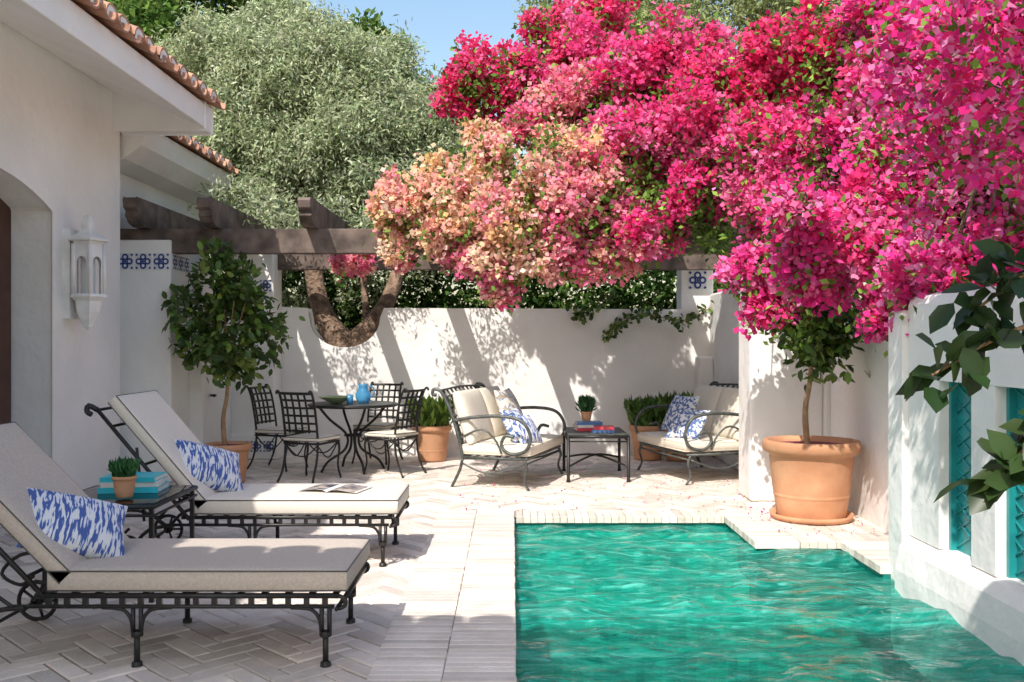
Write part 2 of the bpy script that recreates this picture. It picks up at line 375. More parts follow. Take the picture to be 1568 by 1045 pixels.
w.prism([(-4.198,3.30),(-3.95,3.36),(-3.78,3.50),(-3.72,3.66),(-3.72,3.70),(-6,4.55),(-6,3.8),(-4.198,3.8)],'y',9.63,12.55,M_white)
w.obj('rear_wing',villa,bevel=.01)
w=MB(); roof_tiles(w,-3.70,9.7,12.55,3.73,sp=.26,r=.10); w.obj('rear_roof_tiles',villa)

def azulejo(mb,M0,size=.15):
    old=mb.M; mb.M=old@M0; h=size/2
    mb.box(-h,h,-.006,0,-h,h,M_glz)
    for k in range(4):
        a=math.pi/2*k
        cx,cz=math.cos(a)*h*.54,math.sin(a)*h*.54
        pts=[(cx+math.cos(t)*h*.42,-.009,cz+math.sin(t)*h*.42) for t in np.linspace(0,2*math.pi,13)[:-1]]
        mb.add(pts,[tuple(range(12))],M_navy)
        pts=[(cx+math.cos(t)*h*.2,-.012,cz+math.sin(t)*h*.2) for t in np.linspace(0,2*math.pi,9)[:-1]]
        mb.add(pts,[tuple(range(8))],M_glz)
        a2=a+math.pi/4; cx,cz=math.cos(a2)*h*1.15,math.sin(a2)*h*1.15
        mb.add([(cx+h*.18,-.008,cz),(cx,-.008,cz+h*.18),(cx-h*.18,-.008,cz),(cx,-.008,cz-h*.18)],[(0,1,2,3)],M_navy)
    mb.add([(h*.2,-.014,0),(0,-.014,h*.2),(-h*.2,-.014,0),(0,-.014,-h*.2)],[(0,1,2,3)],M_navy)
    mb.M=old
p=MB()
p.box(-4.198,-3.6,10.0,10.57,0,2.57,M_white)
p.box(-3.9,-3.45,10.57,10.95,0,2.3,M_white)
p.box(-4.198,-3.55,10.95,12.0,0,2.15,M_white)
ob=p.obj('garden_pillar',bevel=.02)
p=MB()
for k in range(3): azulejo(p,Matrix.Translation((-4.08+k*.19,9.998,2.34)),.17)
for k in range(3): azulejo(p,Matrix.Translation((-3.598,10.1+k*.18,2.34))@Matrix.Rotation(math.radians(90),4,'Z'),.16)
p.obj('azulejo_tiles',ob)
p=MB(); p.tube([(-3.44,10.8,.88),(-3.38,10.8,.88),(-3.37,10.7,.88)],.015,M_iron,n=8); p.obj('gate_handle',ob)
p=MB(); p.box(-3.6,-3.02,12.0,12.44,0,2.62,M_white); p.box(-3.66,-2.96,11.96,12.44,0,.32,M_white)
ob=p.obj('corner_pillar',bevel=.02)
p=MB()
for k in range(4): azulejo(p,Matrix.Translation((-3.55+k*.16,11.958,.17)),.14)
for k in range(3): azulejo(p,Matrix.Translation((-3.5+k*.19,11.998,2.2)),.15)
p.obj('azulejo_tiles.002',ob)
p=MB()
notch=[(-2.72,1.9)]+[(-2.2+.5*math.cos(a),1.80+.42*math.sin(a)) for a in np.linspace(math.pi,2*math.pi,16)]+[(-1.66,1.9)]
p.prism([(-3.3,0)]+[(2.62,0),(2.62,1.88)]+notch[::-1]+[(-3.3,1.93)],'y',12.45,12.75,M_white)
p.obj('garden_wall',bevel=.035)
p=MB(); p.box(2.6,2.95,9.3,12.8,0,2.12,M_white); p.box(2.40,2.6,12.2,12.446,0,1.3,M_white)
ob=p.obj('garden_wall.001',bevel=.03)
p=MB(); p.box(2.22,2.65,12.46,12.8,1.87,2.75,M_white); ob=p.obj('wall_post',bevel=.02)
p=MB(); azulejo(p,Matrix.Translation((2.44,12.458,2.3)),.24); p.obj('azulejo_tile_panel',ob)
p=MB(); p.box(2.22,2.9,8.82,9.3,0,2.35,M_white); p.obj('pergola_pillar',bevel=.03)
p=MB(); p.box(2.96,3.3,6.35,8.82,-.2,1.75,M_white); p.box(2.9,3.3,8.822,9.3,0,1.78,M_white); p.obj('garden_wall.002',bevel=.03)
p=MB(); FX=2.56
p.box(2.52,3.28,6.12,6.34,-.5,1.70,M_white,bev=.02)
ncs=[(5.28,5.68),(4.60,5.02),(3.9,4.3),(3.0,3.5)]
p.prism([(2.46,-.5),(2.475,.03),(2.50,.17),(2.54,.235),(2.60,.25),(3.28,.25),(3.28,-.5)],'y',-1,6.118,M_white)
yy=6.118
for a,b_ in ncs:
    p.box(FX,3.28,b_,yy,.252,1.26,M_white); yy=a
p.box(FX,3.28,-1,yy,.252,1.26,M_white)
p.prism([(FX,1.262),(3.28,1.262),(3.28,1.80),(FX+.07,1.80),(FX+.02,1.78),(FX,1.73)],'y',-1,6.118,M_white)
ob=p.obj('pool_wall')
p=MB()
for a,b_ in ncs:
    p.box(FX+.10,FX+.12,a,b_,.252,1.26,M_turq)
    for k in range(9):
        for s_ in (1,-1):
            za=.26+k*.10
            p.tube([(FX+.095,a,za if s_>0 else za+.2),(FX+.095,b_,za+.2 if s_>0 else za)],.006,M_turq,n=4)
    p.box(FX+.06,FX+.10,a,a+.03,.252,1.26,M_turq); p.box(FX+.06,FX+.10,b_-.03,b_,.252,1.26,M_turq)
p.obj('turquoise_lattice',ob)

porch=empty('tiled_canopy')
p=MB(); p.prism([(2.40,3.28),(2.40,3.34),(.95,3.78),(.95,3.70),(2.1,3.2)],'x',-3.0,2.3,M_white)
for x in (-2.8,2.15): p.box(x-.1,x+.1,1.0,1.2,0,3.66,M_white)
p.obj('canopy_structure',porch)
p=MB(); roof_tiles(p,2.42,-2.95,2.3,3.33,along='x',dirx=-1,length=1.25,slope=.30,sp=.27,r=.115,mort=False,chan=False); p.obj('canopy_tiles',porch)

p=MB()
def beamx(x0,x1,y0,y1,z0,z1): p.box(x0,x1,y0,y1,z0,z1,M_wood)
beamx(-4.19,2.9,10.03,10.19,2.43,2.69)
beamx(-3.3,2.9,12.2,12.34,2.42,2.66)
for x in (-3.88,-3.13,-2.11,-1.07,-.04,1.0,2.0,2.8):
    prof=[(9.62,2.96),(9.60,2.93),(9.62,2.86),(9.68,2.83),(9.66,2.78),(9.74,2.72),(9.86,2.692),(12.7,2.692),(12.7,2.96)]
    if x<-3.2: prof=[q if q[0]<12 else (12.0,q[1]) for q in prof]
    p.prism(prof,'x',x-.065,x+.065,M_wood)
p.obj('pergola',bevel=.008)

p=MB(); p.M=T(-3.77,8.42,-.50,0)@Matrix.Scale(1.22,4)
p.lathe([(0.0,.38),(.03,.37),(.05,.30),(.04,.27),(.10,.23),(.155,.20),(.155,.185),(.115,.18),(.115,.14)],(0,0,2.18),M_lamp,n=6,smooth=False)
for k in range(6):
    a=math.pi/3*k; x,y=.118*math.cos(a),.118*math.sin(a)
    p.tube([(x,y,1.98),(x,y,2.34)],.016,M_lamp,n=6)
    a2=a+math.pi/3; x2,y2=.118*math.cos(a2),.118*math.sin(a2)
    def lp(t,z): return (x+(x2-x)*t,y+(y2-y)*t,z)
    arc=[lp(.5+.30*math.cos(q),2.2+.05*math.sin(q)) for q in np.linspace(0,math.pi,9)]
    p.add([lp(0,2.34),lp(1,2.34),lp(1,2.2)]+arc+[lp(0,2.2)],[tuple(range(13))],M_lamp)
    p.add([lp(0,1.98),lp(.2,1.98),lp(.2,2.2),lp(0,2.2)],[(0,1,2,3)],M_lamp); p.add([lp(.8,1.98),lp(1,1.98),lp(1,2.2),lp(.8,2.2)],[(0,1,2,3)],M_lamp)
p.lathe([(.05,0),(.05,.36)],(0,0,1.98),M_glz,n=10)
p.lathe([(.0,.0),(.13,0),(.14,-.02),(.10,-.05),(.085,-.13),(.05,-.2),(.03,-.24),(.0,-.26)],(0,0,1.98),M_lamp,n=6,smooth=False)
p.box(-.16,-.10,-.07,.07,1.8,2.45,M_lamp)
p.obj('wall_lantern')

# ---------------------------------------------------------------- loungers
def lounger(name,y0,top,cu):
    m=MB(); m.M=T(0,y0); Wd=.68
    I=M_iron; tx,tz=top
    for y in (0,Wd):
        m.tube([(-2.2,y,.325),(-.80,y,.325)],.013,I,n=6); m.tube([(-2.3,y,.275),(-.82,y,.275)],.010,I,n=6)
        for k in range(16): m.box(-2.15+k*.085,-2.145+k*.085+.02,y-.008,y+.008,.275,.325,I)
        for xl in (-.86,-1.73):
            for dx in (-.018,.018): m.tube([(xl+dx,y,.27),(xl+dx,y,.14)],.011,I,n=6)
            m.tube([(xl,y,.16),(xl,y,0)],.014,I,n=8)
            m.lathe([(.0,.03),(.024,.02),(.026,.0)],(xl,y,0),I,n=10); m.lathe([(.026,-.012),(.028,0),(.026,.012)],(xl,y,.15),I,n=10)
            for sg in ((-1,) if xl>-1 else (-1,1)):
                m.tube([(xl+sg*.02,y,.16),(xl+sg*.03,y,.22),(xl+sg*.07,y,.262),(xl+sg*.16,y,.27)],.009,I,n=6,sm=4)
        m.tube([(-.80,y,.325),(-.77,y,.31),(-.77,y,.28),(-.80,y,.265)],.010,I,n=6,sm=3)
        m.tube([(-2.15,y,.31),(tx-.06,y,tz+.0)],.014,I,n=6)
        m.tube([(tx-.06,y,tz),(tx-.12,y,tz+.03),(tx-.13,y,tz-.01),(tx-.10,y,tz-.03)],.018,I,n=8,sm=3)
        m.tube([(-2.25,y,.27),(-2.42,y,.24),(-2.55,y,.10)],.012,I,n=6,sm=4)
        m.tube([(-2.3,y,.27),(-2.45,y,.36),(-2.62,y,.36),(-2.72,y,.26),(-2.62,y,.2),(-2.55,y,.25)],.010,I,n=6,sm=4)
        m.tube([(tx+.2,y,tz-.25),(-2.45,y,.3)],.010,I,n=6)
        yy=y+(-.04 if y==0 else .04)
        ring=[(-2.55+.10*math.cos(a),yy,.105+.10*math.sin(a)) for a in np.linspace(0,2*math.pi,25)]
        m.tube(ring,.012,I,n=6)
        for k in range(5):
            a=2*math.pi*k/5; m.tube([(-2.55,yy,.105),(-2.55+.1*math.cos(a),yy,.105+.1*math.sin(a))],.008,I,n=5)
        m.tube([(-2.55,yy-.02,.105),(-2.55,yy+.02,.105)],.03,I,n=10)
    m.tube([(-2.55,-.04,.105),(-2.55,Wd+.04,.105)],.01,I,n=6)
    for x in np.arange(-2.15,-.8,.11): m.box(x,x+.03,0,Wd,.328,.336,I)
    m.tube([(-.78,0,.30),(-.78,Wd,.30)],.012,I); m.tube([(-.81,0,.262),(-.81,Wd,.262)],.010,I)
    for y in np.arange(.05,Wd,.09): m.tube([(-.785,y,.30),(-.81,y,.262)],.008,I,n=4)
    for t in (.15,.5,.85,1): m.tube([(-2.15+(tx-.06+2.15)*t,0,.31+(tz-.31)*t),(-2.15+(tx-.06+2.15)*t,Wd,.31+(tz-.31)*t)],.010,I)
    m.pad((-1.45,Wd/2,.395),1.38,Wd+.02,.12,cu,p=10,ek=.74,n=20,pipe=M_pipe)
    L_=math.hypot(tx+2.12,tz-.40); ang=math.atan2(tz-.36,-(tx+2.12))
    m.pad(((tx-2.10)/2+.04,Wd/2,(tz+.36)/2+.06),L_+.06,Wd+.02,.10,cu,p=8,ek=.72,n=16,pipe=M_pipe,R=Matrix.Rotation(ang,4,'Y'))
    return m.obj(name)
lounger('sun_lounger',4.37,(-2.72,.97),M_cush); lounger('sun_lounger.001',6.31,(-2.70,1.04),M_cush2)
def pillow(name,loc,rot,lx,ly,t,mat):
    m=MB(); m.pad((0,0,0),lx,ly,t,mat,p=2.2,ek=.05,n=18,pinch=.09)
    o=m.obj(name); o.matrix_world=Matrix.Translation(loc)@rot; return o
def RX(x,y,z): return Matrix.Rotation(math.radians(z),4,'Z')@Matrix.Rotation(math.radians(y),4,'Y')@Matrix.Rotation(math.radians(x),4,'X')
pillow('throw_pillow',(-2.13,4.62,.60),RX(0,44,-38)@Matrix.Rotation(math.radians(-24),4,'Z'),.36,.50,.20,M_ikat)
pillow('throw_pillow.001',(-2.11,6.60,.62),RX(0,50,-34)@Matrix.Rotation(math.radians(-22),4,'Z'),.37,.50,.20,M_ikat)
m=MB()
x0,x1,y0,y1,z=-2.70,-2.05,5.42,6.15,.55
for a,b_ in (((x0,y0),(x1,y0)),((x1,y0),(x1,y1)),((x1,y1),(x0,y1)),((x0,y1),(x0,y0))):
    m.tube([(a[0],a[1],z),(b_[0],b_[1],z)],.014,M_iron,n=6); m.tube([(a[0],a[1],z-.05),(b_[0],b_[1],z-.05)],.009,M_iron,n=6)
for x in (x0+.02,x1-.02):
    for y in (y0+.02,y1-.02):
        m.box(x-.012,x+.012,y-.012,y+.012,0,z,M_iron); 
m.tube([(x0+.02,y0+.02,.15),(x1-.02,y1-.02,.15)],.01,M_iron); m.tube([(x1-.02,y0+.02,.15),(x0+.02,y1-.02,.15)],.01,M_iron)
m.box(x0+.012,x1-.012,y0+.012,y1-.012,z+.004,z+.014,M_glass)
m.obj('side_table')
def books(name,loc,rz,specs):
    m=MB(); z=0
    for (a,b_,t,mt,r) in specs:
        m.M=T(*loc[:2],loc[2]+z,rz+r); m.box(-a/2,a/2,-b_/2,b_/2,0,.004,mt); m.box(-a/2+.006,a/2-.006,-b_/2+.006,b_/2-.004,.0041,t-.0041,M_page); m.box(-a/2,a/2,-b_/2,b_/2,t-.004,t,mt); m.box(-a/2-.001,a/2+.001,-b_/2-.003,-b_/2+.001,0.0005,t-.0005,mt); z+=t+.0005
    return m.obj(name)
books('book_stack',(-2.37,5.95,.565),5,[(.36,.27,.035,M_teal,0),(.34,.25,.03,M_page,4),(.33,.25,.03,M_teal,-3)])
m=MB(); m.M=T(-1.24,6.66,.458,-14)
for sg in (-1,1):
    prof=[(0,.002),(.03,.016),(.08,.020),(.15,.012),(.22,.004)]
    for lift,mt,inset in ((0,M_page,0),(.0015,M_print,.015)):
        vs=[];fs=[]
        for i,(x,z) in enumerate(prof):
            x=min(max(x,inset),.22-inset)
            vs+=[(sg*x,-.15+inset,z+lift),(sg*x,.15-inset*2,z+lift)]
        for i in range(4): fs.append((2*i,2*i+2,2*i+3,2*i+1))
        m.add(vs,fs,mt,True)
m.obj('open_magazine')
def pot(name,loc,R,H,mat=M_terra,saucer=False,soil=M_soil,bulge=0):
    m=MB(); m.lathe([(0,.01),(R*.68,.01),(R*.70,.03),(R*.80,H*.45),(R*.86,H*.80),(R*.87,H*.82),(R*.9,H*.83),(R*.97,H*.86),(R,H*.90),(R,H*.96),(R*.97,H),(R*.86,H),(R*.84,H*.93)],loc,mat)
    m.lathe([(R*.85,H*.93),(0,H*.95)],loc,soil)
    m.lathe([(R*.755,H*.28),(R*.775,H*.30),(R*.775,H*.32),(R*.77,H*.34)],loc,mat)
    if saucer: m.lathe([(0,.006),(R*.82,.006),(R*.86,.05),(R*.83,.05),(R*.72,.03)],loc,mat)
    return m.obj(name)
GR=[(.10,.20,.03),(.07,.15,.03),(.16,.26,.05)]
DK=[(.065,.12,.022),(.095,.165,.03),(.18,.25,.05),(.05,.09,.02)]
def potted(name,loc,R,H,**k):
    o=pot(name,loc,R,H)
    n=260; a=rng.uniform(0,6.28,n); rr=R*.9*rng.uniform(0,1,n)**.5
    for rep in range(3):
        P=np.stack([loc[0]+rr*np.cos(a)*(1+.12*rep),loc[1]+rr*np.sin(a)*(1+.12*rep),np.full(n,loc[2]+H*.9+rep*k['h']*.25)+rng.uniform(0,k['h']*.15,n)],1)
        scatter('foliage_%d'%rep,P,rng.uniform(.5,1.3,n)*k['h']*.42,jitter(pick(k.get('pal',GR),n),.35),M_leaf,w=.28,dbias=(0,0,2.6),parent=o)
    return o
potted('potted_plant',(-2.30,5.62,.566),.072,.135,h=.11,pal=[(.04,.16,.05),(.07,.22,.07)])
potted('potted_plant.001',(-1.0,11.85,0),.25,.45,h=.38,pal=[(.18,.30,.04),(.26,.40,.07),(.11,.22,.04)])
potted('potted_plant.002',(1.72,12.0,0),.24,.44,h=.38,pal=[(.09,.19,.04),(.15,.25,.05)])
potted('potted_plant.003',(2.1,11.9,0),.22,.46,h=.42,pal=[(.10,.20,.04),(.16,.26,.05)])

def chair(name,x,y,rz):
    m=MB(); m.M=T(x,y,0,rz)@Matrix.Scale(.97,4); I=M_iron
    for s_ in (-1,1):
        Y_=.21*s_
        m.tube([(.2,Y_,.43),(.23,Y_,.33),(.20,Y_,.15),(.23,Y_*1.1,0)],[.016,.013,.011,.013],I,n=6,sm=4)
        m.tube([(-.2,Y_,.43),(-.22,Y_,.25),(-.27,Y_,.1),(-.33,Y_*1.08,0)],.013,I,n=6,sm=4)
        m.tube([(-.2,Y_,.43),(-.22,Y_,.6),(-.27,Y_,.85),(-.32,Y_,.98),(-.36,Y_,1.0),(-.37,Y_,.97)],.014,I,n=6,sm=4)
        m.tube([(.19,Y_,.40),(.05,Y_,.27),(-.05,Y_,.27),(-.2,Y_,.40)],.008,I,n=5,sm=4)
    m.tube([(.19,-.2,.40),(.19,-.07,.29),(.19,.07,.29),(.19,.2,.40)],.008,I,n=5,sm=4)
    m.tube([(-.2,-.2,.40),(-.2,-.07,.29),(-.2,.07,.29),(-.2,.2,.40)],.008,I,n=5,sm=4)
    m.tube([(.21,-.22,.42),(.21,.22,.42),(-.21,.22,.42),(-.21,-.22,.42),(.21,-.22,.42)],.013,I,n=6)
    def bx(z): return float(np.interp(z,[.43,.6,.85,.98],[-.2,-.22,-.27,-.32]))
    for z in (.56,.645,.73,.815,.90,.975): m.tube([(bx(z)+.0,-.21,z),(bx(z)-.03,0,z),(bx(z),.21,z)],.013 if z<.95 else .016,I,n=5,sm=3)
    for yy in (-.126,-.042,.042,.126): m.tube([(bx(z)-.026,yy,z) for z in (.54,.6,.7,.8,.9,.975)],.013,I,n=5)
    m.pad((0,0,.465),.44,.45,.06,M_cream,p=8,ek=.6,n=10,pipe=M_pipe)
    return m.obj(name)
chair('dining_chair',-2.17,10.28,68); chair('dining_chair.001',-2.72,11.15,-20); chair('dining_chair.002',-1.36,10.72,150); chair('dining_chair.003',-1.68,11.75,-105)
m=MB(); c=(-1.84,10.98,0)
m.lathe([(0,.745),(.50,.745),(.52,.755),(.52,.775),(.50,.78),(.47,.775)],c,M_iron,n=40); m.lathe([(.47,.776),(0,.776)],c,M_ironl,n=40)
for k in range(4):
    a=math.pi/2*k+.5; d=(math.cos(a),math.sin(a))
    m.tube([(c[0]+d[0]*q,c[1]+d[1]*q,z) for q,z in ((.40,.74),(.28,.6),(.08,.42),(.10,.25),(.30,.12),(.38,0))],.015,M_iron,n=6,sm=5)
m.lathe([(.10,.40),(.11,.41),(.10,.42)],c,M_iron,n=20)
m.obj('round_dining_table')
m=MB(); m.lathe([(0,0),(.06,0),(.10,.02),(.20,.075),(.205,.08),(.19,.078),(.09,.03),(0,.02)],(-2.02,10.9,.782),M_bowl,n=28); m.obj('fruit_bowl')
m=MB(); m.lathe([(0,0),(.06,0),(.085,.05),(.09,.11),(.06,.16),(.05,.19),(.065,.22),(.06,.22),(.045,.19),(.05,.16)],(-1.72,10.95,.782),M_bglass,n=24)
m.tube([(-1.66,10.95,.98),(-1.60,10.95,.96),(-1.60,10.95,.88),(-1.64,10.95,.85)],.009,M_bglass,n=6,sm=4); m.obj('glass_pitcher')
m=MB(); m.lathe([(0,0),(.035,0),(.04,.11),(.036,.11),(.03,.01)],(-1.84,10.75,.782),M_bglass,n=16); m.obj('drinking_glass')

def sofa(name,x,y,rz,w=1.25,I=M_ironl,sc=1.0):
    m=MB(); m.M=T(x,y,0,rz)@Matrix.Scale(sc,4); h=w/2
    def bx(z): return float(np.interp(z,[.30,.5,.75,.92,1.0],[-.30,-.34,-.42,-.50,-.56]))
    for s_ in (-1,1):
        Y_=h*s_
        m.tube([(.36,Y_,.30),(.39,Y_,.22),(.36,Y_,.1),(.41,Y_,0)],[.018,.015,.012,.016],I,n=6,sm=4)
        m.tube([(-.30,Y_,.30),(-.33,Y_,.18),(-.42,Y_,0)],.016,I,n=6,sm=4)
        m.tube([(bx(z),Y_,z) for z in (.30,.5,.75,.92,.99)]+[(-.62,Y_,1.0),(-.63,Y_,.95),(-.59,Y_,.94)],.018,I,n=6,sm=4)
        m.tube([(-.40,Y_,.68),(-.2,Y_*1.02,.72),(.1,Y_*1.03,.74),(.33,Y_*1.03,.70),(.43,Y_*1.03,.55),(.38,Y_*1.02,.40),(.22,Y_*1.01,.36),(.12,Y_,.44),(.16,Y_,.54),(.25,Y_,.53)],.018,I,n=6,sm=6)
        m.tube([(-.34,Y_,.50),(-.1,Y_,.60),(.05,Y_,.50),(.12,Y_,.36)],.011,I,n=5,sm=4)
        m.tube([(.36,Y_,.26),(.1,Y_,.17),(-.1,Y_,.17),(-.32,Y_,.26)],.010,I,n=5,sm=4)
    m.tube([(.38,-h,.31),(.38,h,.31),(-.30,h,.31),(-.30,-h,.31),(.38,-h,.31)],.015,I,n=6)
    m.tube([(.38,-h,.26),(.38,h,.26)],.010,I,n=6)
    for z in (.42,.52,.62,.72,.82,.92,.985): m.tube([(bx(z),-h,z),(bx(z)-.02,0,z+.02),(bx(z),h,z)],.012,I,n=5,sm=3)
    nn=int(w/.11)
    for k in range(1,nn): yy=-h+k*w/nn; m.tube([(bx(z)-.015,yy,z) for z in (.32,.5,.75,.92,.995)],.012,I,n=5)
    for k in range(7): xx=-.3+k*.11; m.tube([(xx,-h,.315),(xx,h,.315)],.01,I,n=4)
    m.pad((.05,0,.39),.74,w-.02,.13,M_cream,p=8,ek=.65,n=14,pipe=M_cream)
    for yc in (-w/4,w/4): m.pad((-.30,yc,.71),.56,w/2-.01,.17,M_cream,p=4,ek=.3,n=12,R=Matrix.Rotation(math.radians(72),4,'Y'))
    return m.obj(name)
sofa('garden_sofa',-.02,10.22,-18,1.3,M_ironl,1.0); sofa('garden_sofa.001',2.03,10.55,197,1.2)
pillow('throw_pillow.002',(.04,9.92,.62),RX(0,62,-24),.38,.42,.17,M_ikat2)
pillow('throw_pillow.003',(-.02,10.45,.74),RX(0,66,-18),.50,.50,.18,M_ikat3)
pillow('throw_pillow.004',(.14,9.82,.58),RX(0,55,-40),.34,.34,.15,M_ikat)
pillow('throw_pillow.005',(1.90,10.72,.68),RX(0,-62,25),.46,.46,.17,M_ikat2)
pillow('throw_pillow.006',(1.90,10.25,.60),RX(0,-55,45),.38,.44,.16,M_ikat2)
m=MB(); x0,x1,y0,y1,z=.60,1.24,10.08,10.95,.48
for a,b_ in (((x0,y0),(x1,y0)),((x1,y0),(x1,y1)),((x1,y1),(x0,y1)),((x0,y1),(x0,y0))):
    m.tube([(a[0],a[1],z),(b_[0],b_[1],z)],.018,M_iron,n=6); m.tube([(a[0],a[1],z-.05),(b_[0],b_[1],z-.05)],.008,M_iron,n=6)
for q in (((x0,y0),(x1,y1)),((x1,y0),(x0,y1))): m.tube([(q[0][0],q[0][1],.16),((x0+x1)/2,(y0+y1)/2,.24),(q[1][0],q[1][1],.16)],.012,M_iron,n=6,sm=5)
for x in (x0,x1):
    for y in (y0,y1): m.tube([(x,y,z),(x,y,.03),(x,y,0)],[.018,.018,.026],M_iron,n=8)
m.box(x0,x1,y0,y1,z+.014,z+.026,M_ironl)
m.obj('coffee_table')
books('book_stack.001',(.85,10.55,.508),8,[(.30,.24,.035,M_redb,0),(.30,.22,.03,M_page,5),(.28,.22,.03,M_blueb,-4)])
books('book_stack.002',(1.0,10.32,.508),-10,[(.24,.20,.03,M_blueb,0),(.22,.18,.035,M_redb,5)])
potted('potted_plant.004',(.83,10.58,.604),.07,.11,h=.18,pal=[(.05,.15,.05)])

def standard(name,loc,R,H,crown,rx,rz,n,stemtop,saucer=False,pal=DK,size=.10):
    o=pot(name,loc,R,H,saucer=saucer)
    m=MB(); x,y=loc[:2]
    m.tube([(x-.03,y,H*.9),(x-.05,y,H+.25),(x-.01,y,H+.5),(x+.01,y,stemtop)],[.028,.024,.02,.02],M_stem,n=8,sm=4)
    for k in range(14):
        a=k*2.4; e=float(rng.uniform(.35,.8))
        q=(crown[0]+rx*e*math.cos(a),crown[1]+rx*e*math.sin(a),crown[2]+rz*float(rng.uniform(-.5,.7))); m.tube([(x+.01,y,stemtop-.02),((x+q[0])/2,(y+q[1])/2,(stemtop+q[2])/2+.03),q],[.014,.009,.004],M_stem,n=5,sm=3)
    m.obj('stem',o)
    k=70; d=norm(rng.normal(size=(k,3))); c=np.array(crown)+d*np.array([rx,rx,rz])*rng.uniform(.35,1.15,size=(k,1))
    P,Nn=spread(c,d,n//k,.075); col=jitter(pick(pal,len(P)),.4,.1)
    scatter('leaves',P,rng.uniform(.7,1.25,len(P))*size,col,M_leaf,tem='ov',w=.55,dbias=(0,0,-.2),nbias=(0,-.4,.8),parent=o,out=Nn*.8)
    return o
standard('potted_citrus_tree',(-3.0,10.0,0),.25,.42,(-2.98,9.95,1.72),.52,.58,2300,1.25,size=.105)
standard('potted_citrus_tree.001',(2.52,7.98,.008),.40,.66,(2.55,7.95,1.62),.30,.32,1000,1.45,saucer=True)

OL=[(.42,.47,.27),(.50,.55,.34),(.31,.37,.19),(.57,.61,.43),(.22,.28,.13)]
def limbs(m,base_,blobs,r=.09,mat=M_bark,mid=.35):
    for b in blobs:
        p=Vector(b[:3]); q=Vector(base_); c=q.lerp(p,.5)+Vector((float(rng.uniform(-.15,.15)),float(rng.uniform(-.15,.15)),mid*.4))
        m.tube([q,c,p],[r,r*.55,r*.15],mat,n=7,sm=4)
def tree(name,trunkpts,fork,blobs,pal,mat,size,w,dens,k,cr,tem='rh',tr=.2,lo=.6,hi=1.15,nlimb=12,kn=14,db=(0,0,.1)):
    m=MB(); m.tube(trunkpts,[tr*1.15,tr],M_bark,n=12,sm=4)
    limbs(m,fork,blobs[:nlimb],tr*.45); o=m.obj(name)
    kb,_=knobs(blobs,kn,(.28,.46),(.5,1.0),.55)
    c,nn,_=clumps(kb,dens,lo,hi,.5)
    P,Nn=spread(c,nn,k,cr); cl=np.repeat(jitter(pick(pal,len(c)),.3,.05),k,0)*.6+pick(pal,len(P))*.4
    scatter('crown',P,rng.uniform(.7,1.3,len(P))*size,jitter(cl,.3,.06),mat,tem=tem,w=w,parent=o,out=Nn*.5,dbias=db,nbias=(0,-.7,.6))
    return o
ob=[(-3.4,13.5,5.2,.8),(-2.6,13.6,5.3,.75),(-3.9,13.5,4.3,.8),(-2.9,13.2,4.5,.8),(-2.0,13.5,4.8,.7),(-1.5,13.5,4.3,.65),(-1.0,13.5,4.5,.42),(-2.2,13.1,3.9,.7),(-3.2,13.1,3.6,.6),(-1.35,13.3,3.7,.55),(-4.3,14,5.5,.7),(-2.9,14,5.8,.6),(-1.9,14,5.45,.45),(-1.1,13.8,5.0,.3),(-.75,13.4,4.1,.35),(-3.6,14.4,6.1,.55)]
t=tree('olive_tree',[(-2.2,13.2,-.02),(-2.2,13.15,.7),(-2.22,12.95,1.2)],(-2.2,13.0,1.4),ob,OL,M_olive,.085,.30,48,21,.09,nlimb=0,lo=.5,hi=1.3,kn=18,db=(0,0,-.4))
m=MB()
m.tube([(-2.22,12.85,1.1),(-2.26,12.75,1.42),(-2.44,12.75,1.68),(-2.62,12.85,2.05),(-2.72,12.95,2.6),(-2.75,13.2,3.4),(-2.85,13.3,4.4)],[.27,.21,.16,.13,.12,.10,.04],M_bark,n=14,sm=5)
m.tube([(-2.22,12.85,1.1),(-2.12,12.75,1.42),(-1.88,12.75,1.72),(-1.66,12.85,2.1),(-1.5,13.1,2.7),(-1.35,13.3,3.4),(-1.3,13.4,4.0)],[.25,.19,.13,.11,.09,.07,.03],M_bark,n=14,sm=5)
m.tube([(-1.95,12.75,1.62),(-2.0,12.9,2.1),(-2.1,13.1,2.8)],[.06,.05,.03],M_bark,n=8,sm=5)
limbs(m,(-2.75,13.2,3.2),ob[:5]+ob[7:9],.06); limbs(m,(-1.4,13.2,2.9),ob[4:8]+ob[9:10],.05)
m.obj('limbs',t)
sp=[(x,float(rng.uniform(10.5,11.9)),float(rng.uniform(2.85,3.15)),float(rng.uniform(.16,.30))) for x in np.arange(-3.5,-.6,.17)]+[(x,13.2,float(rng.uniform(1.9,2.9)),.3) for x in (-3.2,-2.9,-2.3,-1.9,-1.3,-.9,-3.0,-1.2,-2.5)]  # pergola-top sprays added to cast dappled shade on the wall; rest is olive
c,nn,_=clumps(sp,34,.2,1.1,0); P,Nn=spread(c,nn,9,.07)
scatter('low_sprays',P,rng.uniform(.7,1.3,len(P))*.075,jitter(pick(OL,len(P)),.3),M_olive,w=.32,parent=t,out=Nn*.5)
tree('olive_tree.001',[(3.4,15.4,-.02),(3.5,15.3,2),(3.4,15.2,3.4)],(3.4,15.2,3.2),[(2.5,15,6.2,.8),(3.6,15,6.7,1.0),(4.8,15,6.2,1.1),(3.2,15,5.4,1.0),(4.2,15.2,7.3,.8),(1.9,15.2,6.8,.5),(5.8,15,6.9,1.0),(2.9,15.1,7.5,.6),(.55,15.6,6.9,.28)],[(.34,.38,.17),(.40,.44,.22),(.24,.28,.11)],M_olive,.11,.32,24,18,.11,db=(0,0,-.3))
